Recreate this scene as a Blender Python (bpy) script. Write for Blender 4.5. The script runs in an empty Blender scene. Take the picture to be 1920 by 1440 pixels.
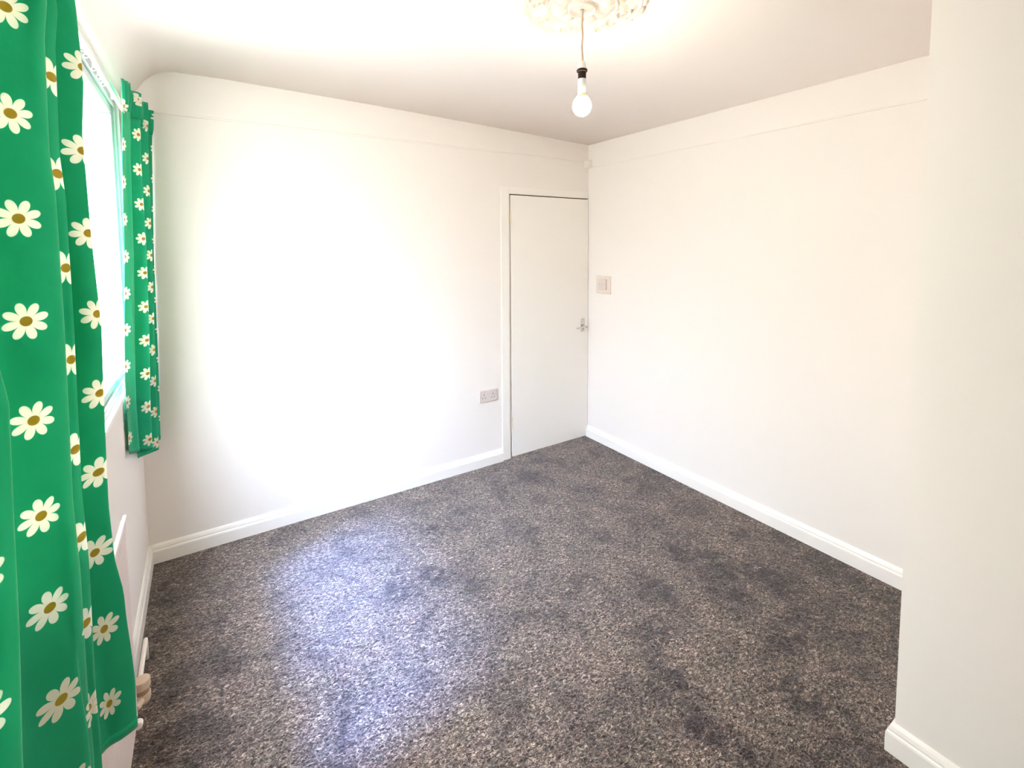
import bpy, math, random
from mathutils import Vector, Matrix
random.seed(4)
S = bpy.context.scene
COL = S.collection

# ------------------------------------------------------------------ camera
yaw, pitch, roll = (math.radians(a) for a in (32.6927, 3.9353, -0.4097))
F = Vector((math.sin(yaw) * math.cos(pitch), math.cos(yaw) * math.cos(pitch), -math.sin(pitch)))
R0 = Vector((math.cos(yaw), -math.sin(yaw), 0)); U0 = R0.cross(F)
Rv = R0 * math.cos(roll) + U0 * math.sin(roll)
Uv = -R0 * math.sin(roll) + U0 * math.cos(roll)
cd = bpy.data.cameras.new('camera'); cam = bpy.data.objects.new('camera', cd); COL.objects.link(cam)
m = Matrix((Rv, Uv, -F)).transposed().to_4x4(); m.translation = Vector((-2.6615, -2.938, 1.6))
cam.matrix_world = m
cd.sensor_fit = 'HORIZONTAL'; cd.sensor_width = 36.0
cd.lens = 893.67 / 1920 * 36
cd.shift_x = (960 - 953.545) / 1920
cd.shift_y = (521.66 - 720) / 1920
cd.clip_start = 0.02
S.camera = cam

# ------------------------------------------------------------------ sky, sun, exposure
SKY_COL, SKY_STR = (1.0, 0.955, 0.93), 8.6
GLOW_COL, GLOW_STR, GLOW_POW = (0.36, 0.56, 1.0), 26.0, 7.0
SUN_COL, SUN_STR, SUN_ANGLE = (0.26, 0.41, 1.0), 9.5, 11
SUN_DIR = Vector((0.50, 0.16, -0.94))
GLOW_DIR = Vector((-0.50, -0.28, 0.84)).normalized()
BULB_COL, BULB_STR = (1.0, 0.92, 0.70), 140
EXPOSURE = 1.10
w = bpy.data.worlds.new('sky'); S.world = w; w.use_nodes = True
wn_ = w.node_tree; bg = wn_.nodes['Background']; bg.inputs[1].default_value = 1.0
_tc = wn_.nodes.new('ShaderNodeTexCoord'); _dp = wn_.nodes.new('ShaderNodeVectorMath'); _dp.operation = 'DOT_PRODUCT'
wn_.links.new(_tc.outputs['Generated'], _dp.inputs[0]); _dp.inputs[1].default_value = GLOW_DIR
_mx = wn_.nodes.new('ShaderNodeMath'); _mx.operation = 'MAXIMUM'; wn_.links.new(_dp.outputs['Value'], _mx.inputs[0]); _mx.inputs[1].default_value = 0
_pw = wn_.nodes.new('ShaderNodeMath'); _pw.operation = 'POWER'; wn_.links.new(_mx.outputs[0], _pw.inputs[0]); _pw.inputs[1].default_value = GLOW_POW
_sc = wn_.nodes.new('ShaderNodeVectorMath'); _sc.operation = 'SCALE'; _sc.inputs[0].default_value = [c * GLOW_STR for c in GLOW_COL]; wn_.links.new(_pw.outputs[0], _sc.inputs['Scale'])
_ad = wn_.nodes.new('ShaderNodeVectorMath'); _ad.operation = 'ADD'; _ad.inputs[1].default_value = [c * SKY_STR for c in SKY_COL]; wn_.links.new(_sc.outputs[0], _ad.inputs[0])
# overcast sky: brighter overhead than at the horizon, pale ground light from below
_sx = wn_.nodes.new('ShaderNodeSeparateXYZ'); wn_.links.new(_tc.outputs['Generated'], _sx.inputs[0])
_mr = wn_.nodes.new('ShaderNodeMapRange'); wn_.links.new(_sx.outputs[2], _mr.inputs[0])
_mr.inputs[1].default_value = 0.0; _mr.inputs[2].default_value = 1.0; _mr.inputs[3].default_value = 0.62; _mr.inputs[4].default_value = 2.0
_s2 = wn_.nodes.new('ShaderNodeVectorMath'); _s2.operation = 'SCALE'; _s2.inputs[0].default_value = [c * SKY_STR for c in SKY_COL]; wn_.links.new(_mr.outputs[0], _s2.inputs['Scale'])
wn_.links.new(_s2.outputs[0], _ad.inputs[1])
wn_.links.new(_ad.outputs[0], bg.inputs[0])
sl = bpy.data.lights.new('sun', 'SUN'); so = bpy.data.objects.new('sun', sl); COL.objects.link(so)
sl.energy = SUN_STR; sl.color = SUN_COL; sl.angle = math.radians(SUN_ANGLE)
so.rotation_euler = SUN_DIR.to_track_quat('-Z', 'Y').to_euler(); so.location = (-6, -6, 6)
vs = S.view_settings
S.display_settings.display_device = 'sRGB'
vs.view_transform = 'Standard'; vs.look = 'None'; vs.exposure = EXPOSURE; vs.gamma = 1.0
vs.use_curve_mapping = False
S.cycles.max_bounces = 14; S.cycles.diffuse_bounces = 10; S.cycles.transparent_max_bounces = 16
S.cycles.sample_clamp_indirect = 12

# ------------------------------------------------------------------ materials
def mat(name, col, rough=0.6, metal=0.0, spec=0.3, bump=None, emit=None, coat=0):
    m = bpy.data.materials.new(name); m.use_nodes = True
    nt = m.node_tree; b = nt.nodes['Principled BSDF']
    b.inputs['Base Color'].default_value = (*col, 1); b.inputs['Roughness'].default_value = rough
    b.inputs['Metallic'].default_value = metal; b.inputs['Specular IOR Level'].default_value = spec
    if coat: b.inputs['Coat Weight'].default_value = coat
    if emit:
        b.inputs['Emission Color'].default_value = (*emit[0], 1); b.inputs['Emission Strength'].default_value = emit[1]
    if bump:
        tc = nt.nodes.new('ShaderNodeTexCoord'); n = nt.nodes.new('ShaderNodeTexNoise')
        n.inputs['Scale'].default_value = bump[0]; n.inputs['Detail'].default_value = 4
        nt.links.new(tc.outputs['Object'], n.inputs['Vector'])
        bp = nt.nodes.new('ShaderNodeBump'); bp.inputs['Strength'].default_value = bump[1]; bp.inputs['Distance'].default_value = bump[2]
        nt.links.new(n.outputs['Fac'], bp.inputs['Height']); nt.links.new(bp.outputs['Normal'], b.inputs['Normal'])
    return m

M_WALL = mat('wall_paint', (0.825, 0.775, 0.735), 0.75, spec=0.2, bump=(60, 0.12, 0.002))
M_CEIL = mat('ceiling_paint', (0.92, 0.85, 0.81), 0.85, spec=0.1, bump=(45, 0.12, 0.002))
M_GLOSS = mat('white_gloss_paint', (0.86, 0.825, 0.785), 0.35, spec=0.45, bump=(18, 0.05, 0.001))
M_DOOR = mat('door_paint', (0.85, 0.815, 0.765), 0.4, spec=0.4, bump=(9, 0.08, 0.002))
M_FRAME = mat('window_plastic', (0.46, 0.48, 0.475), 0.3, spec=0.5)
M_TRACK = mat('track_plastic', (0.85, 0.84, 0.82), 0.35, spec=0.5)
M_RAD = mat('radiator_enamel', (0.80, 0.71, 0.68), 0.4, spec=0.4)
M_RADT = mat('radiator_grille_enamel', (0.86, 0.84, 0.80), 0.35, spec=0.4)
M_VALVE = mat('aged_cream_plastic', (0.66, 0.50, 0.39), 0.45, spec=0.4)
M_VALVEB = mat('valve_collar_brown', (0.36, 0.24, 0.14), 0.45, spec=0.4)
M_PIPE = mat('painted_pipe', (0.86, 0.79, 0.74), 0.35, spec=0.4)
M_SWITCH = mat('switch_plastic', (0.66, 0.585, 0.545), 0.35, spec=0.5)
M_PATT = mat('pattress_paint', (0.74, 0.64, 0.57), 0.45, spec=0.4)
M_DARK = mat('dark_slot', (0.05, 0.045, 0.04), 0.6)
M_SCREW = mat('screw_metal', (0.45, 0.40, 0.36), 0.35, metal=0.8)
M_CHROME = mat('worn_chrome', (0.62, 0.60, 0.57), 0.22, metal=1.0)
M_BRASS = mat('painted_hinge', (0.72, 0.62, 0.48), 0.4, metal=0.3)
M_CORD = mat('pendant_cord', (0.62, 0.47, 0.34), 0.6)
M_HOLD = mat('holder_white_plastic', (0.84, 0.80, 0.76), 0.35, spec=0.5)
M_COLLAR = mat('collar_dark_brown', (0.018, 0.007, 0.004), 0.55, spec=0.2)
M_NECK = mat('bulb_housing', (0.82, 0.82, 0.84), 0.35, spec=0.5)
M_RING = mat('bulb_ring_yellow', (0.86, 0.80, 0.30), 0.4, emit=((0.95, 0.9, 0.35), 0.25))
M_GLOBE = mat('lit_bulb_globe', (0.9, 0.9, 0.9), 0.4, emit=(BULB_COL, BULB_STR))
M_PLASTER = mat('rose_plaster', (0.71, 0.63, 0.58), 0.8, spec=0.15, bump=(120, 0.15, 0.002))

def glass_mat():
    m = bpy.data.materials.new('window_glass'); m.use_nodes = True; nt = m.node_tree; nt.nodes.clear()
    o = nt.nodes.new('ShaderNodeOutputMaterial'); t = nt.nodes.new('ShaderNodeBsdfTransparent')
    g = nt.nodes.new('ShaderNodeBsdfGlossy'); g.inputs['Roughness'].default_value = 0.02
    t.inputs[0].default_value = (0.94, 0.965, 0.96, 1)
    lw = nt.nodes.new('ShaderNodeLayerWeight'); lw.inputs['Blend'].default_value = 0.5
    pw = nt.nodes.new('ShaderNodeMath'); pw.operation = 'POWER'; nt.links.new(lw.outputs['Facing'], pw.inputs[0]); pw.inputs[1].default_value = 9
    fr = nt.nodes.new('ShaderNodeMath'); fr.operation = 'MULTIPLY'; nt.links.new(pw.outputs[0], fr.inputs[0]); fr.inputs[1].default_value = 0.3
    mx = nt.nodes.new('ShaderNodeMixShader')
    nt.links.new(fr.outputs[0], mx.inputs[0]); nt.links.new(t.outputs[0], mx.inputs[1]); nt.links.new(g.outputs[0], mx.inputs[2])
    nt.links.new(mx.outputs[0], o.inputs[0]); return m
M_GLASS = glass_mat()

def carpet_mat():
    m = bpy.data.materials.new('carpet_grey_twist'); m.use_nodes = True; nt = m.node_tree; L = nt.links
    b = nt.nodes['Principled BSDF']; b.inputs['Roughness'].default_value = 0.95; b.inputs['Specular IOR Level'].default_value = 0.05
    b.inputs['Sheen Weight'].default_value = 0.25; b.inputs['Sheen Roughness'].default_value = 0.5
    tc = nt.nodes.new('ShaderNodeTexCoord')
    def noise(scale, detail=3, rough=0.6, vec=None, dist=0):
        n = nt.nodes.new('ShaderNodeTexNoise'); n.inputs['Scale'].default_value = scale; n.inputs['Detail'].default_value = detail
        n.inputs['Roughness'].default_value = rough; n.inputs['Distortion'].default_value = dist
        L.new(vec or tc.outputs['Object'], n.inputs['Vector']); return n.outputs['Fac']
    def ramp(src, stops):
        r = nt.nodes.new('ShaderNodeValToRGB'); e = r.color_ramp.elements
        for i, (p, c) in enumerate(stops):
            el = e[i] if i < 2 else e.new(p)
            el.position = p; el.color = (*c, 1) if len(c) == 3 else c
        L.new(src, r.inputs[0]); return r.outputs[0]
    def mix(kind, fac, a, c):
        n = nt.nodes.new('ShaderNodeMix'); n.data_type = 'RGBA'; n.blend_type = kind
        if isinstance(fac, (int, float)): n.inputs[0].default_value = fac
        else: L.new(fac, n.inputs[0])
        for s, v in ((6, a), (7, c)):
            if isinstance(v, tuple): n.inputs[s].default_value = (*v, 1)
            else: L.new(v, n.inputs[s])
        return n.outputs[2]
    # tufts: stretched along the pile direction
    mp = nt.nodes.new('ShaderNodeMapping'); mp.inputs['Rotation'].default_value = (0, 0, math.radians(35)); mp.inputs['Scale'].default_value = (1.0, 1.7, 1)
    L.new(tc.outputs['Object'], mp.inputs[0])
    tuft = noise(74, 3, 0.78, mp.outputs[0], 1.2)
    yarn = ramp(tuft, [(0.37, (0.012, 0.007, 0.007)), (0.46, (0.068, 0.049, 0.042)), (0.55, (0.190, 0.143, 0.118)), (0.68, (0.68, 0.55, 0.46))])
    hue = ramp(noise(9, 2), [(0.35, (0.98, 1.0, 0.96)), (0.65, (1.03, 0.97, 1.02))])
    base = mix('MULTIPLY', 0.8, yarn, hue)
    big = noise(5.5, 5, 0.62, None, 0.6)
    shade = ramp(big, [(0.35, (0.52, 0.50, 0.53)), (0.48, (0.95, 0.95, 0.95)), (0.64, (1.2, 1.19, 1.15))])
    base = mix('MULTIPLY', 1.0, base, shade)
    at = nt.nodes.new('ShaderNodeAttribute'); at.attribute_name = 'tread'
    brk = noise(20, 4, 0.65)
    mm = nt.nodes.new('ShaderNodeMath'); mm.operation = 'MULTIPLY'; L.new(at.outputs['Fac'], mm.inputs[0])
    r2 = ramp(brk, [(0.42, (0.1, 0.1, 0.1)), (0.54, (1, 1, 1))]); L.new(r2, mm.inputs[1])
    base = mix('MIX', mm.outputs[0], base, mix('MULTIPLY', 1.0, base, (0.24, 0.205, 0.25)))
    L.new(base, b.inputs['Base Color'])
    bp = nt.nodes.new('ShaderNodeBump'); bp.inputs['Strength'].default_value = 0.9; bp.inputs['Distance'].default_value = 0.008
    L.new(tuft, bp.inputs['Height'])
    bp2 = nt.nodes.new('ShaderNodeBump'); bp2.inputs['Strength'].default_value = 0.5; bp2.inputs['Distance'].default_value = 0.03
    L.new(noise(14, 3), bp2.inputs['Height']); L.new(bp.outputs[0], bp2.inputs['Normal'])
    L.new(bp2.outputs[0], b.inputs['Normal'])
    return m
M_CARPET = carpet_mat()

PU, PV, RD = 0.088, 0.1596, 0.0295     # daisy column pitch, row pitch, radius
def curtain_mat(name, trans):
    m = bpy.data.materials.new(name); m.use_nodes = True; nt = m.node_tree; L = nt.links
    b = nt.nodes['Principled BSDF']; out = nt.nodes['Material Output']
    uv = nt.nodes.new('ShaderNodeUVMap'); sp = nt.nodes.new('ShaderNodeSeparateXYZ'); L.new(uv.outputs[0], sp.inputs[0])
    def mth(op, a, c=None, d=None):
        n = nt.nodes.new('ShaderNodeMath'); n.operation = op
        for i, v in enumerate((a, c, d)):
            if v is None: continue
            if isinstance(v, (int, float)): n.inputs[i].default_value = v
            else: L.new(v, n.inputs[i])
        return n.outputs[0]
    x = mth('DIVIDE', sp.outputs[0], PU); ix = mth('FLOOR', x); fx = mth('MULTIPLY', mth('SUBTRACT', mth('FRACT', x), 0.5), PU)
    par = mth('MULTIPLY', mth('FLOORED_MODULO', ix, 2.0), 0.5)
    y = mth('ADD', mth('DIVIDE', sp.outputs[1], PV), par); iy = mth('FLOOR', y); fy = mth('MULTIPLY', mth('SUBTRACT', mth('FRACT', y), 0.5), PV)
    r = mth('SQRT', mth('ADD', mth('MULTIPLY', fx, fx), mth('MULTIPLY', fy, fy)))
    wn = nt.nodes.new('ShaderNodeTexWhiteNoise'); wn.noise_dimensions = '2D'
    cb = nt.nodes.new('ShaderNodeCombineXYZ'); L.new(ix, cb.inputs[0]); L.new(iy, cb.inputs[1]); L.new(cb.outputs[0], wn.inputs['Vector'])
    th = mth('ADD', mth('ARCTAN2', fy, fx), mth('MULTIPLY', wn.outputs['Value'], 0.5))
    c4 = mth('ABSOLUTE', mth('COSINE', mth('MULTIPLY', th, 4.0)))
    lobe = mth('POWER', c4, 0.55)
    rr = mth('MULTIPLY', mth('ADD', mth('MULTIPLY', lobe, 0.68), 0.34), RD)
    def smooth(v, lo, hi):
        n = nt.nodes.new('ShaderNodeMapRange'); n.interpolation_type = 'SMOOTHSTEP'
        L.new(v, n.inputs[0]); n.inputs[1].default_value = lo; n.inputs[2].default_value = hi; return n.outputs[0]
    petal = smooth(mth('SUBTRACT', rr, r), -0.0006, 0.0008)
    cen = smooth(mth('SUBTRACT', 0.0078, r), -0.0006, 0.0006)
    nz = nt.nodes.new('ShaderNodeTexNoise'); nz.inputs['Scale'].default_value = 7; nz.inputs['Detail'].default_value = 3
    tc = nt.nodes.new('ShaderNodeTexCoord'); L.new(tc.outputs['Object'], nz.inputs['Vector'])
    g = nt.nodes.new('ShaderNodeMix'); g.data_type = 'RGBA'; L.new(nz.outputs['Fac'], g.inputs[0])
    g.inputs[6].default_value = (0.010, 0.36, 0.18, 1); g.inputs[7].default_value = (0.030, 0.45, 0.235, 1)
    def mixc(f, a, c):
        n = nt.nodes.new('ShaderNodeMix'); n.data_type = 'RGBA'; L.new(f, n.inputs[0]); L.new(a, n.inputs[6]); n.inputs[7].default_value = (*c, 1); return n.outputs[2]
    col = mixc(petal, g.outputs[2], (0.87, 0.83, 0.72)); col = mixc(cen, col, (0.42, 0.30, 0.035))
    L.new(col, b.inputs['Base Color']); b.inputs['Roughness'].default_value = 0.85; b.inputs['Specular IOR Level'].default_value = 0.15
    b.inputs['Sheen Weight'].default_value = 0.5; b.inputs['Sheen Roughness'].default_value = 0.35; b.inputs['Sheen Tint'].default_value = (0.8, 1.0, 0.75, 1)
    wv = nt.nodes.new('ShaderNodeTexNoise'); wv.inputs['Scale'].default_value = 900; L.new(tc.outputs['Object'], wv.inputs['Vector'])
    bp = nt.nodes.new('ShaderNodeBump'); bp.inputs['Strength'].default_value = 0.25; bp.inputs['Distance'].default_value = 0.0008; L.new(wv.outputs['Fac'], bp.inputs['Height'])
    n2 = nt.nodes.new('ShaderNodeTexNoise'); n2.inputs['Scale'].default_value = 14; n2.inputs['Detail'].default_value = 3; L.new(tc.outputs['Object'], n2.inputs['Vector'])
    bp2 = nt.nodes.new('ShaderNodeBump'); bp2.inputs['Strength'].default_value = 0.35; bp2.inputs['Distance'].default_value = 0.012
    L.new(n2.outputs['Fac'], bp2.inputs['Height']); L.new(bp.outputs[0], bp2.inputs['Normal']); L.new(bp2.outputs[0], b.inputs['Normal'])
    tr = nt.nodes.new('ShaderNodeBsdfTranslucent'); L.new(col, tr.inputs[0])
    mx = nt.nodes.new('ShaderNodeMixShader'); mx.inputs[0].default_value = trans
    L.new(b.outputs[0], mx.inputs[1]); L.new(tr.outputs[0], mx.inputs[2]); L.new(mx.outputs[0], out.inputs[0])
    return m
M_CURT = curtain_mat('daisy_print_cotton', 0.22)

# ------------------------------------------------------------------ mesh helpers
class MB:
    def __init__(s): s.v = []; s.f = []; s.uv = None
    def box(s, x0, x1, y0, y1, z0, z1):
        b = len(s.v)
        s.v += [(x, y, z) for z in (z0, z1) for y in (y0, y1) for x in (x0, x1)]
        s.f += [tuple(b + i for i in q) for q in ((0, 2, 3, 1), (4, 5, 7, 6), (0, 1, 5, 4), (2, 6, 7, 3), (0, 4, 6, 2), (1, 3, 7, 5))]
        return s
    def lathe(s, prof, c=(0, 0, 0), n=32, axis='z'):
        b = len(s.v)
        for r, h in prof:
            for i in range(n):
                a = 2 * math.pi * i / n; p = (r * math.cos(a), r * math.sin(a), h)
                if axis == 'y': p = (p[0], p[2], p[1])
                if axis == 'x': p = (p[2], p[0], p[1])
                s.v.append((c[0] + p[0], c[1] + p[1], c[2] + p[2]))
        for j in range(len(prof) - 1):
            for i in range(n):
                k = (i + 1) % n; s.f.append((b + j * n + i, b + j * n + k, b + (j + 1) * n + k, b + (j + 1) * n + i))
        s.f.append(tuple(b + i for i in range(n))[::-1]); s.f.append(tuple(b + (len(prof) - 1) * n + i for i in range(n)))
        return s
    def tube(s, pts, r, n=12):
        pts = [Vector(p) for p in pts]; b = len(s.v); up = Vector((0.13, 0.21, 1))
        for i, p in enumerate(pts):
            t = (pts[min(i + 1, len(pts) - 1)] - pts[max(i - 1, 0)]).normalized()
            u = up.cross(t)
            if u.length < 0.2: u = Vector((1, 0, 0)).cross(t)
            u.normalize(); v = t.cross(u); rr = r[i] if isinstance(r, (list, tuple)) else r
            for k in range(n):
                a = 2 * math.pi * k / n; s.v.append(tuple(p + u * rr * math.cos(a) + v * rr * math.sin(a)))
        for i in range(len(pts) - 1):
            for k in range(n):
                q = (k + 1) % n; s.f.append((b + i * n + k, b + i * n + q, b + (i + 1) * n + q, b + (i + 1) * n + k))
        s.f.append(tuple(b + k for k in range(n))[::-1]); s.f.append(tuple(b + (len(pts) - 1) * n + k for k in range(n)))
        return s
    def extrude_y(s, prof, y0, y1):          # prof: closed list of (x, z)
        b = len(s.v); n = len(prof)
        for y in (y0, y1): s.v += [(x, y, z) for x, z in prof]
        for i in range(n):
            k = (i + 1) % n; s.f.append((b + i, b + k, b + n + k, b + n + i))
        s.f.append(tuple(b + i for i in range(n))[::-1]); s.f.append(tuple(b + n + i for i in range(n)))
        return s
    def grid(s, rows, closed=False):
        b = len(s.v); nr = len(rows); nc = len(rows[0])
        for r in rows: s.v += [tuple(p) for p in r]
        for j in range(nr - 1):
            for i in range(nc if closed else nc - 1):
                k = (i + 1) % nc
                s.f.append((b + j * nc + i, b + j * nc + k, b + (j + 1) * nc + k, b + (j + 1) * nc + i))
        return s
    def build(s, name, material, parent=None, smooth=False, bevel=0, label=None, cat=None, group=None, kind=None, solid=0):
        me = bpy.data.meshes.new(name); o = bpy.data.objects.new(name, me); COL.objects.link(o)
        v = [Vector(p) for p in s.v]
        if parent is not None:
            inv = parent.matrix_basis.inverted() if parent.parent is None else (parent.parent.matrix_basis @ parent.matrix_basis).inverted()
            v = [inv @ p for p in v]; o.parent = parent
        elif s.v:                               # origin at the base of the thing
            lo = Vector([min(p[i] for p in v) for i in range(3)]); hi = Vector([max(p[i] for p in v) for i in range(3)])
            c = Vector(((lo.x + hi.x) / 2, (lo.y + hi.y) / 2, lo.z)); o.location = c; v = [p - c for p in v]
        me.from_pydata(v, [], s.f); me.validate()
        if s.uv:
            ul = me.uv_layers.new(name='UVMap')
            for lp in me.loops: ul.data[lp.index].uv = s.uv[lp.vertex_index]
        me.materials.append(material)
        if smooth:
            for p in me.polygons: p.use_smooth = True
        if solid:
            md = o.modifiers.new('thick', 'SOLIDIFY'); md.thickness = solid; md.offset = 0
        if bevel:
            md = o.modifiers.new('bevel', 'BEVEL'); md.width = bevel; md.segments = 2; md.limit_method = 'ANGLE'
        tag(o, label, cat, group, kind)
        return o
def tag(o, label=None, cat=None, group=None, kind=None):
    for k, v in (('label', label), ('category', cat), ('group', group), ('kind', kind)):
        if v: o[k] = v
def empty(name, loc, label=None, cat=None, group=None, kind=None):
    o = bpy.data.objects.new(name, None); COL.objects.link(o); o.location = loc; o.empty_display_size = 0.05
    tag(o, label, cat, group, kind); return o
def lerp_tab(tab, z):                       # tab sorted by falling z
    if z >= tab[0][0]: return tab[0][1]
    for (z0, a), (z1, b) in zip(tab, tab[1:]):
        if z >= z1: return a + (b - a) * (z0 - z) / (z0 - z1)
    return tab[-1][1]

# ------------------------------------------------------------------ room shell
W = 2.952; YN = -3.75; BX, BY = -0.894, -2.412
def ceil_z(x):
    return lerp_tab([(0.0, 2.401), (-1.0, 2.436), (-1.745, 2.458), (-2.526, 2.473), (-2.73, 2.470), (-2.783, 2.463), (-2.829, 2.438),
                     (-2.861, 2.405), (-2.888, 2.362), (-2.91, 2.335), (-2.952, 2.29)], x)

# carpet: fine grid so that the tread marks are carried by the pile itself
TREAD = [(-1.64, -.56, .05, .10, .9), (-1.79, -.87, .06, .07, 1), (-1.94, -.90, .07, .06, .9), (-1.63, -1.02, .04, .08, .7), (-1.75, -1.35, .1, .07, .4),
         (-1.40, -.46, .09, .04, .5), (-.79, -.35, .10, .05, .7), (-.87, -1.09, .05, .05, .9), (-1.23, -1.30, .10, .05, .7), (-.66, -1.42, .06, .09, .9),
         (-.25, -1.22, .08, .06, .6), (-1.12, -1.69, .10, .05, .8), (-1.25, -1.87, .045, .12, 1), (-1.34, -2.02, .05, .14, 1), (-1.44, -1.82, .07, .07, .6),
         (-.43, -1.78, .12, .12, .9), (-.70, -2.00, .18, .07, .9), (-.36, -2.19, .25, .16, .6), (-.94, -1.51, .05, .09, .7), (-2.26, -1.26, .09, .09, .6),
         (-1.84, -1.26, .06, .05, .4), (-.24, -1.48, .08, .08, .7), (-.95, -.61, .06, .05, .6), (-1.98, -.55, .08, .05, .4), (-.28, -.73, .06, .04, .5),
         (-.95, -2.15, .08, .10, .9), (-.72, -1.78, .09, .08, .8), (-.55, -1.60, .05, .16, .7), (-.15, -1.9, .12, .3, .5), (-1.1, -2.4, .2, .16, .7), (-1.30, -2.25, .06, .16, .9),
         (-2.82, -1.1, .16, .5, .45), (-2.84, -.25, .12, .2, .5), (-2.6, -1.6, .3, .25, .4), (-2.3, -1.9, .3, .2, .3)]
def build_floor():
    st = 0.025; nx = int(3.1 / st) + 1; ny = int(3.95 / st) + 1; mb = MB(); rows = []
    for j in range(ny):
        rows.append([(-3.02 + i * st, 0.08 - j * st, 0) for i in range(nx)])
    mb.grid(rows)
    mb.box(-3.05, 0.1, YN - 0.1, 0.1, -0.12, -0.02)
    o = mb.build('floor', M_CARPET, kind='structure')
    me = o.data; at = me.attributes.new('tread', 'FLOAT', 'POINT'); lx, ly = o.location.x, o.location.y
    for i, v in enumerate(me.vertices):
        x, y = v.co.x + lx, v.co.y + ly; t = 0
        for cx, cy, rx, ry, s in TREAD:
            d = ((x - cx) / rx) ** 2 + ((y - cy) / ry) ** 2
            if d < 6: t = max(t, s * math.exp(-(d * 0.62) ** 2))
        at.data[i].value = t
    tag(o, 'speckled dark grey twist pile carpet covering the whole floor')
build_floor()

cx = [0.1, 0, -0.5, -1.0, -1.745, -2.2, -2.526, -2.65, -2.73, -2.76, -2.783, -2.806, -2.829, -2.846, -2.861, -2.876, -2.888, -2.91, -2.952, -2.97]
prof = [(x, ceil_z(x)) for x in cx] + [(-2.97, 2.62), (0.1, 2.62)]
o = MB().extrude_y(prof, YN - 0.1, 0.1).build('ceiling', M_CEIL, kind='structure')
for p in o.data.polygons:
    if len(p.vertices) == 4 and abs(p.normal.z) > 0.2 and p.center.z < 0.3: p.use_smooth = True

# wall with the door: opening x -0.775..-0.001, up to 1.985
wf = MB(); DX0 = -0.776; DZ = 1.985
wf.box(-W - 0.1, DX0, 0, 0.1, -0.1, 2.62); wf.box(DX0, 0.1, 0, 0.1, DZ, 2.62); wf.box(0, 0.1, 0, 0.1, -0.1, DZ)
wf.build('wall_far', M_WALL, kind='structure')
MB().box(0, 0.1, YN - 0.1, 0, -0.1, 2.62).build('wall_right', M_WALL, kind='structure')
MB().box(BX, 0, YN - 0.1, BY, -0.1, 2.62).build('wall_protruding', M_WALL, kind='structure')
MB().box(-W - 0.1, BX, YN - 0.1, YN, -0.1, 2.62).build('wall_near', M_WALL, kind='structure')
WY0, WY1, WZ0, WZ1 = -2.42, -0.125, 1.012, 2.262
wl = MB()
wl.box(-W - 0.1, -W, YN, WY0, -0.1, 2.62); wl.box(-W - 0.1, -W, WY1, 0.0, -0.1, 2.62)
wl.box(-W - 0.1, -W, WY0, WY1, -0.1, WZ0); wl.box(-W - 0.1, -W, WY0, WY1, WZ1, 2.62)
wl.build('wall_left', M_WALL, kind='structure')

# picture-rail ledges: slim painted beads
MB().box(-W + 0.06, 0, -0.006, 0.0, 2.258, 2.270).build('trim_1', M_WALL, kind='structure', bevel=0.003)
MB().box(-0.006, 0.0, BY, 0, 2.214, 2.225).build('trim_2', M_WALL, kind='structure', bevel=0.003)
MB().box(-0.05, 0.0, -0.045, 0.0, 2.215, 2.275).build('trim_3', M_WALL, kind='structure', bevel=0.006)

# skirting boards with mitred ends
PROF = [(0, 0), (0.018, 0), (0.018, 0.060), (0.0165, 0.066), (0.0125, 0.070), (0.0125, 0.076), (0.009, 0.086), (0.004, 0.094), (0, 0.095)]
def skirting(name, path, i0, i1):
    n = len(path); P = [Vector((x, y)) for x, y in path]; mb = MB()
    def off(i):
        d = []
        if i > 0: d.append((P[i] - P[i - 1]).normalized())
        if i < n - 1: d.append((P[i + 1] - P[i]).normalized())
        ns = [Vector((-t.y, t.x)) for t in d]
        if len(ns) == 1: return ns[0]
        mval = ns[0] + ns[1]; return mval / (mval.dot(ns[0]))
    for i in (i0, i1):
        o_ = off(i)
        for a, h in PROF: mb.v.append((P[i].x + o_.x * a, P[i].y + o_.y * a, h))
    k = len(PROF)
    for j in range(k - 1): mb.f.append((j, j + 1, k + j + 1, k + j))
    mb.f.append(tuple(range(k))); mb.f.append(tuple(range(k, 2 * k))[::-1])
    return mb.build(name, M_GLOSS, kind='structure')
pathL = [(-0.842, 0), (-W, 0), (-W, YN)]
skirting('baseboard_far', pathL, 0, 1); skirting('baseboard_left', pathL, 1, 2)
pathR = [(BX, YN), (BX, BY), (0, BY), (0, 0)]
skirting('baseboard_protruding', pathR, 0, 1); skirting('baseboard_recess', pathR, 1, 2); skirting('baseboard_right', pathR, 2, 3)

# ------------------------------------------------------------------ door
fr = MB()
fr.box(-0.842, -0.776, -0.010, 0.0, 0, 2.030); fr.box(-0.776, -0.001, -0.004, 0.0, 1.975, 2.030)
o = fr.build('trim_4', M_DOOR, kind='structure', bevel=0.004)
ln = MB()
ln.box(-0.776, -0.764, -0.001, 0.1, 0, 1.985); ln.box(-0.764, -0.001, -0.001, 0.1, 1.974, 1.985)
ln.build('trim_5', M_GLOSS, kind='structure')
sp_ = MB(); sp_.box(-0.764, -0.745, 0.031, 0.1, 0, 1.974); sp_.box(-0.745, -0.016, 0.031, 0.1, 1.955, 1.974); sp_.box(-0.016, -0.001, 0.031, 0.1, 0, 1.974)
sp_.box(-0.764, -0.7622, 0.004, 0.031, 0, 1.974); sp_.box(-0.764, -0.001, 0.004, 0.031, 1.972, 1.974)
sp_.build('trim_6', mat('door_gap_shade', (0.20, 0.10, 0.05), 0.7), kind='structure')  # stops and thin strips coloured dark brown so the door gap reads as shaded
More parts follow.
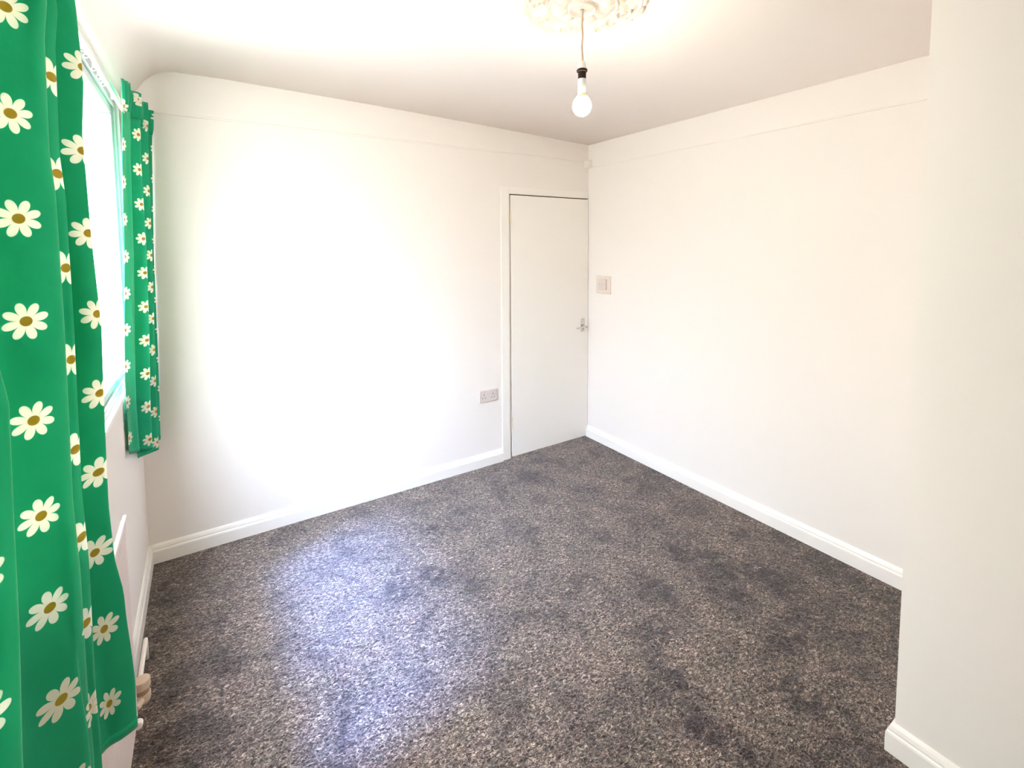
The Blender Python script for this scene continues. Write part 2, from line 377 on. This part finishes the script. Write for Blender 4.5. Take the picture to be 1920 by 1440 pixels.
door = MB().box(-0.757, -0.004, -0.006, 0.029, 0.008, 1.966).build('door_1', M_DOOR, kind='structure', bevel=0.0015)
for hz in (1.80, 0.27):
    h = MB(); h.lathe([(0.0048, 0), (0.0048, 0.026)], (-0.761, -0.008, hz - 0.04), 12); h.lathe([(0.0048, 0), (0.0048, 0.024)], (-0.761, -0.008, hz - 0.012), 12)
    h.lathe([(0.0048, 0), (0.0048, 0.026)], (-0.761, -0.008, hz + 0.014), 12); h.lathe([(0.003, 0), (0.0035, 0.004), (0.001, 0.007)], (-0.761, -0.008, hz + 0.041), 12)
    h.build('hinge', M_BRASS, door, smooth=False)
HX, HZ = -0.060, 0.945
hp = MB().box(HX - 0.021, HX + 0.021, -0.009, -0.004, HZ - 0.055, HZ + 0.055)
plate = hp.build('handle_plate', M_CHROME, door, bevel=0.003)
lv = MB(); lv.lathe([(0.013, 0), (0.012, -0.010), (0.009, -0.014), (0.008, -0.040)], (HX, -0.009, HZ - 0.008), 16, 'y')
lv.tube([(HX + 0.006, -0.047, HZ - 0.008), (HX - 0.02, -0.049, HZ - 0.006), (HX - 0.05, -0.047, HZ - 0.010), (HX - 0.078, -0.043, HZ - 0.013), (HX - 0.092, -0.036, HZ - 0.013)], [0.009, 0.0085, 0.0075, 0.007, 0.006], 12)
lv.build('handle_lever', M_CHROME, plate, smooth=True)
for dz in (0.045, -0.045):
    MB().lathe([(0.004, 0), (0.0035, -0.002)], (HX, -0.009, HZ + dz), 12, 'y').build('screw', M_SCREW, plate)
kh = MB().box(HX - 0.003, HX + 0.003, -0.0096, -0.009, HZ - 0.040, HZ - 0.026); kh.build('keyhole', M_DARK, plate)

# ------------------------------------------------------------------ window
win = empty('window_1', (-2.975, (WY0 + WY1) / 2, WZ0), kind='structure')
def ring(x0, x1, y0, y1, z0, z1, t):
    return MB().box(x0, x1, y0, y1, z0, z0 + t).box(x0, x1, y0, y1, z1 - t, z1).box(x0, x1, y0, y0 + t, z0 + t, z1 - t).box(x0, x1, y1 - t, y1, z0 + t, z1 - t)
ring(-3.03, -2.962, WY0, WY1, WZ0 + 0.0, WZ1, 0.034).build('window_frame', M_FRAME, win, bevel=0.004)
YM = -1.45
for a, b in ((WY0 + 0.034, YM - 0.002), (YM + 0.002, WY1 - 0.034)):
    s_ = ring(-3.04, -2.972, a, b, WZ0 + 0.034, WZ1 - 0.034, 0.034).build('window_sash', M_FRAME, win, bevel=0.006)
    MB().box(-2.996, -2.992, a + 0.026, b - 0.026, WZ0 + 0.060, WZ1 - 0.060).build('glass_pane', M_GLASS, s_)
MB().box(-2.975, -2.944, WY0 - 0.02, WY1 + 0.02, WZ0 - 0.016, WZ0 + 0.006).build('window_sill', M_GLOSS, win, bevel=0.003)

# ------------------------------------------------------------------ curtain track
RX, RZ = -2.934, 2.214
tr = empty('curtain_track', (RX, -1.3, RZ), 'white plastic curtain track with gliders running above the window', 'curtain track')
t = MB(); t.box(RX - 0.006, RX + 0.006, -2.62, -0.075, RZ, RZ + 0.024); t.box(RX - 0.009, RX + 0.009, -2.62, -0.075, RZ + 0.019, RZ + 0.024)
t.build('track', M_TRACK, tr, bevel=0.0015)
for y in (-0.35, -0.95, -1.55, -2.15):
    MB().box(-W + 0.0005, RX - 0.004, y - 0.012, y + 0.012, RZ + 0.004, RZ + 0.030).build('bracket', M_TRACK, tr, bevel=0.002)
for y in (-0.62, -0.66, -0.71, -0.80, -0.93, -0.99, -1.13, -1.28, -1.34, -1.47, -1.56):
    g = MB(); g.box(RX - 0.010, RX - 0.004, y - 0.005, y + 0.005, RZ - 0.006, RZ + 0.008)
    g.tube([(RX - 0.007 + 0.006 * math.cos(a), y, RZ - 0.012 + 0.006 * math.sin(a)) for a in [i * math.pi / 6 for i in range(13)]], 0.0012, 6)
    g.build('glider', M_TRACK, tr)

# ------------------------------------------------------------------ curtains
def catmull(P, n):
    out = []; Q = [P[0]] + P + [P[-1]]
    for i in range(1, len(Q) - 2):
        for k in range(n):
            t_ = k / n; a, b, c, d = Q[i - 1], Q[i], Q[i + 1], Q[i + 2]
            out.append([0.5 * (2 * b[j] + (c[j] - a[j]) * t_ + (2 * a[j] - 5 * b[j] + 4 * c[j] - d[j]) * t_ ** 2 + (3 * b[j] - a[j] - 3 * c[j] + d[j]) * t_ ** 3) for j in range(len(b))])
    out.append(list(P[-1])); return out

LEAD = [(2.20, -2.862), (2.072, -2.846), (1.924, -2.842), (1.823, -2.849), (1.634, -2.846), (1.443, -2.839), (1.262, -2.844), (1.076, -2.847), (0.957, -2.843), (0.883, -2.832), (0.823, -2.830), (0.741, -2.825), (0.679, -2.822), (0.588, -2.824)]
CRA = [(2.2, -2.862), (1.999, -2.851), (1.942, -2.857), (1.759, -2.861), (1.687, -2.857), (1.469, -2.858), (1.161, -2.863), (1.035, -2.860), (0.788, -2.862), (0.695, -2.860)]
CRC = [(2.2, -2.885), (1.6, -2.882), (1.43, -2.858), (1.31, -2.861), (1.165, -2.864), (1.0, -2.870), (0.6, -2.866)]
def near_row(z):
    L_ = lerp_tab(LEAD, z); A = lerp_tab(CRA, z); C = lerp_tab(CRC, z)
    k = min(1, max(0, (1.0 - z) / 0.24))            # pushed out by the radiator below 1 m
    v = -2.932 + 0.046 * k
    if z > 2.1: v = max(v, -2.932 + 0.020 * min(1, (z - 2.1) / 0.08))
    w_ = v if z > 2.1 else -2.936
    s = 0.007 * math.sin(z * 5.1); q = 0.004 * math.sin(z * 9 + 1)
    gx = A + 0.012                                     # small roll beside the main crest
    return [(L_ - 0.003, -1.690), (L_, -1.700), (L_ - 0.022 + q, -1.716), ((L_ - 0.05 + v) / 2 + 0.012, -1.728 + s), (v + 0.004, -1.752), (v, -1.785), ((A + v) / 2, -1.812),
            (A - 0.002, -1.826), (A, -1.834), (A - 0.0075, -1.845 + q), (A - 0.012, -1.849), (A - 0.0055, -1.858), (A - 0.012, -1.876), ((A + v) / 2 + 0.006, -1.894 - s), (v - (0 if k == 0 else 0.03 * k), -1.935), (w_, -1.985),
            (-2.91, -2.08), (C, -2.175), (C + 0.002, -2.20), (C - 0.02, -2.225), (max(w_, -2.932), -2.26), (max(w_, -2.925), -2.33), (C, -2.38), (max(w_, -2.93), -2.44), (-2.912, -2.50), (C, -2.53), (-2.912, -2.56)]
C1 = [(2.202, -2.876), (1.951, -2.886), (1.568, -2.895), (1.221, -2.908), (0.913, -2.916), (0.7, -2.915)]
C2 = [(2.215, -2.854), (1.971, -2.862), (1.566, -2.862), (1.197, -2.870), (0.868, -2.880), (0.65, -2.882)]
C3 = [(2.234, -2.840), (1.997, -2.848), (1.563, -2.854), (1.17, -2.864), (0.818, -2.871), (0.65, -2.873)]
C4 = [(2.257, -2.832), (2.019, -2.843), (1.561, -2.858), (1.146, -2.863), (0.775, -2.870), (0.62, -2.875)]
CL = [(2.176, -2.892), (1.942, -2.903), (1.569, -2.915), (1.233, -2.930), (1.02, -2.937), (0.7, -2.938)]
def far_row(z):
    l, a, b, c, d = (lerp_tab(t_, z) for t_ in (CL, C1, C2, C3, C4)); s = 0.004 * math.sin(z * 6)
    top = min(1, max(0, (z - 2.10) / 0.10))
    v = max(-2.940, l - 0.010); v = v + (max(v, -2.918) - v) * top
    return [(l - 0.002, -0.560), (l, -0.55), ((l + a) / 2 + s, -0.524), (a - 0.003, -0.506), (a, -0.495), (a - 0.008, -0.483), ((a + v) / 2, -0.468), (v, -0.440), (v, -0.425), ((v + b) / 2 - 0.006, -0.405 + s), (b - 0.006, -0.388), (b, -0.378), (b - 0.006, -0.365), ((b + v) / 2, -0.345), (v, -0.315), (v, -0.280), ((v + c) / 2, -0.252), (c - 0.004, -0.228),
            (c, -0.218), (c - 0.006, -0.206), ((c + v) / 2 - 0.01, -0.185), (v + 0.006, -0.158), (v + 0.012, -0.135), ((v + d) / 2 + 0.01, -0.108), (d - 0.004, -0.088), (d, -0.078), (d - 0.008, -0.064), (d - 0.028, -0.052)]
def curtain(rowf, ztop, zbot, n, nz, s0, z0, vscale, header_from=None, ripple=0, flare=None, warp=None):
    ref = catmull([tuple(p) for p in rowf((ztop + zbot) / 2)], n); arc = [0]
    for a, b in zip(ref, ref[1:]): arc.append(arc[-1] + math.hypot(a[0] - b[0], a[1] - b[1]))
    rows = []; uvs = []
    for j in range(nz + 1):
        tt = j / nz; row = []; zc = ztop + (zbot - ztop) * tt
        pts = catmull([tuple(p) for p in rowf(zc)], n)
        for i, (x, y) in enumerate(pts):
            u = arc[i] / arc[-1]
            hem = flare(u) if flare else 0
            z = zc + hem * max(0, (tt - 0.55) / 0.45)
            rp = ripple * min(1, max(0, (zc - header_from) / 0.03)) if header_from else 0
            x2 = x + rp * math.sin(arc[i] * 2 * math.pi / 0.026)
            row.append((x2, y, z)); uvs.append(warp(i / n, z, arc, n, (z - z0) * vscale))
        rows.append(row)
    return rows, uvs
def split_build(rows, uvs, cut, name, label, cat, hname):
    nc = len(rows[0]); mb = MB().grid(rows[cut:]); mb.uv = uvs[cut * nc:]
    o = mb.build(name, M_CURT, smooth=True, solid=0.0016, label=label, cat=cat, group='daisy print curtains at the window')
    h = MB().grid(rows[:cut + 1]); h.uv = uvs[:(cut + 1) * nc]
    h.build(hname, M_CURT, o, smooth=True, solid=0.003)
    nb = len(rows) - 1                              # turned hem: a second layer at the foot
    hm = MB(); rr = [[(p[0] + 0.0012, p[1] - 0.0008, p[2] - (0.0012 if k == nb else 0)) for p in rows[k]] for k in range(nb - 1, nb + 1)]
    hm.grid(rr); hm.uv = uvs[(nb - 1) * nc:(nb + 1) * nc]; hm.build('hem', M_CURT, o, smooth=True, solid=0.0016)
    return o
S0N = 0.0; Z0N = 1.487
def near_warp(k, z, arc, n, v):              # k: knot number along the path; cloth gathers in the hidden valleys
    lo = min(1, max(0, (1.2 - z) / 0.5)); hi = min(1, max(0, (z - 1.5) / 0.4))
    b_ = 0.028 - 0.050 * lo + 0.008 * hi; a_ = 0.058 - 0.012 * min(1, max(0, (1.0 - z) / 0.2)); c_ = 0.061 + 0.074
    if k < 4: d = b_; dv = 0.017
    elif k < 6: d = b_ + (a_ - b_) * (k - 4) / 2; dv = 0.017 * (6 - k) / 2
    else: dv = 0; d = a_ if k < 15 else (a_ + (c_ - a_) * (k - 15) / 2 if k < 17 else c_)
    return (arc[round(k * n)] + d, v + dv)
FAR_ANCH = [(2.5, -0.004), (10.0, 0.5 * PU), (17.2, 1.5 * PU), (24.0, 2.2 * PU)]
def far_warp(k, z, arc, n, v):
    def ar(q): return arc[min(len(arc) - 1, round(q * n))]
    a_ = ar(k)
    pts = []
    for kk, sv in FAR_ANCH:
        for d in (-2.5, 0, 1.2): pts.append((ar(max(0, kk + d)), sv + ar(max(0, kk + d)) - ar(kk)))
    if a_ <= pts[0][0]: return (pts[0][1] + a_ - pts[0][0], v)
    for (x0, y0), (x1, y1) in zip(pts, pts[1:]):
        if a_ <= x1 and x1 > x0: return (y0 + (y1 - y0) * (a_ - x0) / (x1 - x0), v)
    return (pts[-1][1] + a_ - pts[-1][0], v)
rows, uvs = curtain(near_row, 2.235, 0.575, 6, 84, S0N, Z0N - PV / 2, 1.0, 2.14, 0.006, lambda u: 0.012 * math.sin(u * 9), near_warp)
# header starts where the rows pass 2.14
split_build(rows, uvs, 5, 'curtain', 'green daisy print curtain at the near end of the window, large at the left edge', 'curtain', 'pleated_heading')
S0F = 0.0; Z0F = 1.857
rows, uvs = curtain(far_row, 2.250, 0.66, 5, 84, S0F, Z0F, 1.10, 2.13, 0.0070, lambda u: 0.12 - 0.16 * u if u < 0.25 else (0.08 - 0.24 * (u - 0.25) if u < 0.5 else 0.0), far_warp)
split_build(rows, uvs, 6, 'curtain', 'green daisy print curtain gathered at the far end of the window by the corner', 'curtain', 'pleated_heading')

# ------------------------------------------------------------------ radiator
RFX, RY0, RY1, RZ0, RZ1 = -2.897, -1.862, -1.075, 0.072, 0.765
rad = empty('radiator', (-2.92, (RY0 + RY1) / 2, RZ0), 'white ribbed panel radiator under the window behind the curtain', 'radiator')
pn = MB(); N = 240; fronts = []
zs = [RZ0, RZ0 + 0.012, RZ0 + 0.03, RZ1 - 0.05, RZ1 - 0.03, RZ1 - 0.012]
for z in zs:
    row = []
    for i in range(N + 1):
        y = RY0 + (RY1 - RY0) * i / N
        amp = 0.0035 if RZ0 + 0.02 < z < RZ1 - 0.04 else 0.0
        edge = min(i, N - i) / 6.0
        if edge < 1: amp *= edge
        row.append((RFX - 0.004 + amp * math.cos(2 * math.pi * i / 7.5) - (0.006 if z in (zs[0],) else 0), y, z))
    fronts.append(row)
pn.grid(fronts[::-1]); pn.box(RFX - 0.014, RFX - 0.0085, RY0, RY1, RZ0 + 0.004, RZ1 - 0.012)
pn.build('panel', M_RAD, rad, smooth=False)
tg = MB(); tg.box(RFX - 0.009, RFX + 0.001, RY0 - 0.003, RY1 + 0.003, RZ1 - 0.008, RZ1 + 0.002)
tg.build('top_grille', M_RADT, rad, bevel=0.003)
for y in (RY0, RY1):
    MB().box(RFX - 0.014, RFX - 0.003, y - 0.003, y + 0.003, RZ0 + 0.02, RZ1 - 0.006).build('side_panel', M_RAD, rad, bevel=0.002)
MB().lathe([(0.010, 0), (0.012, -0.004), (0.012, -0.020), (0.008, -0.022)], (RFX + 0.001, RY1 - 0.018, RZ0 + 0.016), 14, 'y').build('bleed_plug', M_RADT, rad, smooth=False)
for y in (RY0 + 0.12, RY1 - 0.12):
    MB().box(-W + 0.001, RFX - 0.014, y - 0.015, y + 0.015, RZ0 + 0.06, RZ1 - 0.06).build('wall_bracket', M_RADT, rad)
VX, VY = -2.893, -1.010
vb = MB(); vb.lathe([(0.012, 0.085), (0.021, 0.088), (0.0235, 0.096), (0.0235, 0.112), (0.022, 0.116)], (VX, VY, 0), 28)
vb.tube([(VX, VY, 0.095), (VX - 0.005, VY - 0.05, 0.115), (VX - 0.012, VY - 0.068, 0.12)], 0.010, 12)
valve = vb.build('valve', M_VALVE, rad, smooth=False)
MB().lathe([(0.019, 0.114), (0.019, 0.138)], (VX, VY, 0), 28).build('valve_collar', M_VALVEB, valve, smooth=False)
MB().lathe([(0.0225, 0.134), (0.0240, 0.138), (0.0240, 0.156), (0.0225, 0.162), (0.012, 0.164)], (VX, VY, 0), 28).build('valve_cap', M_VALVE, valve, smooth=False)
pp = MB(); PX, PZ = -2.909, 0.090
pp.tube([(VX, VY, 0.09), (PX + 0.006, VY + 0.03, PZ + 0.002), (PX, VY + 0.06, PZ)] + [(PX, y, PZ) for y in (-0.9, -0.8, -0.72)] + [(PX - 0.001, -0.703, PZ - 0.004), (PX - 0.002, -0.694, PZ - 0.014), (PX - 0.002, -0.692, PZ - 0.03), (PX - 0.002, -0.692, 0.0)], 0.0078, 14)
pp.build('supply_pipe', M_PIPE, rad, smooth=True)

# ------------------------------------------------------------------ socket and switch
so_ = empty('double_socket', (-0.961, 0, 0.471), 'white double plug socket low on the wall left of the door', 'socket')
X0, X1, Z0, Z1 = -1.035, -0.887, 0.473, 0.560
pl_ = MB().box(X0, X1, -0.010, 0, Z0, Z1).build('face_plate', M_SWITCH, so_, bevel=0.003)
for cxx in (-0.998, -0.924):
    hol = MB(); hol.box(cxx - 0.0022, cxx + 0.0022, -0.0104, -0.0098, 0.521, 0.531); hol.box(cxx - 0.014, cxx - 0.007, -0.0104, -0.0098, 0.500, 0.505); hol.box(cxx + 0.007, cxx + 0.014, -0.0104, -0.0098, 0.500, 0.505)
    hol.build('pin_holes', M_DARK, pl_)
for cxx in (-0.972, -0.950):
    MB().box(cxx - 0.0075, cxx + 0.0075, -0.0135, -0.009, 0.534, 0.553).build('rocker', M_SWITCH, pl_, bevel=0.002)
for cxx in (-1.022, -0.900):
    MB().lathe([(0.0032, 0), (0.003, -0.0015)], (cxx, -0.010, 0.5165), 12, 'y').build('screw', M_SCREW, pl_)

sw = empty('light_switch', (0, -0.185, 1.214), 'light switch on a square cream backing plate right of the door', 'light switch')
b1 = MB().box(-0.010, 0, -0.266, -0.106, 1.214, 1.357).build('backing_plate', M_PATT, sw, bevel=0.003)
fp = MB().box(-0.020, -0.010, -0.227, -0.141, 1.245, 1.331).build('face_plate', M_SWITCH, sw, bevel=0.003)
MB().box(-0.0245, -0.019, -0.1935, -0.1745, 1.276, 1.302).build('rocker', M_SWITCH, fp, bevel=0.002)
for y in (-0.214, -0.154):
    MB().lathe([(0.0032, 0), (0.003, -0.0015)], (-0.020, y, 1.288), 12, 'x').build('screw', M_SCREW, fp)

# ------------------------------------------------------------------ ceiling rose
CXR, CYR = -1.497, -1.617
ZC = ceil_z(CXR)
def rose_h(r, a):
    def ringf(r0, w_, h): return h * max(0, 1 - ((r - r0) / w_) ** 2)
    h = 0.008
    if r < 0.040: return 0.026 - 0.006 * (r / 0.04) ** 2
    h += ringf(0.046, 0.006, 0.016)
    if 0.052 < r < 0.118:                        # inner acanthus leaves
        k = abs(math.cos(6 * a)); t_ = (r - 0.052) / 0.066
        h += 0.016 * (k ** 0.6) * math.sin(math.pi * min(1, t_)) ** 0.7 - 0.006 * max(0, 1 - abs(math.sin(12 * a)) * 4)
    h += ringf(0.122, 0.005, 0.011)
    if 0.124 < r < 0.198:                        # scroll band: whorls
        aa = (a * 8 / (2 * math.pi)) % 1 - 0.5; px_ = aa * 2 * math.pi / 8 * 0.16; py_ = r - 0.160
        d = math.hypot(px_, py_); ang = math.atan2(py_, px_)
        h += 0.014 * max(0, math.cos(d * 2 * math.pi / 0.017 - ang)) * max(0, 1 - (d / 0.042) ** 4)
        aa2 = (a * 16 / (2 * math.pi)) % 1 - 0.5; h += 0.007 * max(0, 1 - (aa2 * 5) ** 2) * (0.5 + 0.5 * math.cos((r - 0.18) * 160))
    h += ringf(0.202, 0.005, 0.009)
    k = abs(math.cos(8 * a))
    edge = 0.214 + 0.018 * k ** 0.7
    if r > 0.204: h += 0.009 * k * max(0, 1 - ((r - 0.215) / 0.012) ** 2)
    if r > edge: h = 0.0
    return h * 1.35
rs = MB(); NA, NR = 288, 84; rr = []
for j in range(NR + 1):
    r = 0.006 + (0.234 - 0.006) * j / NR
    rr.append([(CXR + r * math.cos(2 * math.pi * i / NA), CYR + r * math.sin(2 * math.pi * i / NA), ceil_z(CXR + r * math.cos(2 * math.pi * i / NA)) + 0.0015 - rose_h(r, 2 * math.pi * i / NA)) for i in range(NA)])
rs.grid(rr, closed=True)
rs.build('ceiling_rose', M_PLASTER, smooth=True, label='ornate round white plaster ceiling rose above the pendant bulb', cat='ceiling rose')

# ------------------------------------------------------------------ pendant lamp
lamp = empty('pendant_lamp', (CXR, CYR, 2.058), 'bare lit bulb hanging on a thin cord from the ceiling rose', 'pendant lamp')
cpts = [(CXR + 0.0016 * math.sin(k * 1.1), CYR, 2.438 - 0.196 * k / 14) for k in range(15)]
MB().tube(cpts, 0.0034, 10).build('cord', M_CORD, lamp, smooth=True)
MB().lathe([(0.004, 2.250), (0.010, 2.249), (0.0125, 2.243), (0.0165, 2.226), (0.0175, 2.222)][::-1], (CXR, CYR, 0), 28).build('lamp_holder', M_HOLD, lamp, smooth=False)
MB().lathe([(0.0125, 2.188), (0.0140, 2.190), (0.0145, 2.212), (0.0190, 2.214), (0.0195, 2.219), (0.0170, 2.223)], (CXR, CYR, 0), 28).build('lamp_holder_collar', M_COLLAR, lamp, smooth=False)
bulb = MB().lathe([(0.0175, 2.128), (0.0150, 2.140), (0.0145, 2.186), (0.0120, 2.192)], (CXR, CYR, 0), 28).build('bulb', M_NECK, lamp, smooth=True)
MB().lathe([(0.0235, 2.1215), (0.0215, 2.126), (0.0180, 2.1300)], (CXR, CYR, 0), 28).build('bulb_ring', M_RING, bulb, smooth=True)
gp = []
for k in range(0, 15):
    a = -math.pi / 2 + (math.pi / 2 + 0.72) * k / 14
    gp.append((max(0.0004, 0.0330 * math.cos(a)), 2.093 + (0.034 if a < 0 else 0.040) * math.sin(a)))
MB().lathe(gp, (CXR, CYR, 0), 32).build('bulb_globe', M_GLOBE, bulb, smooth=True)
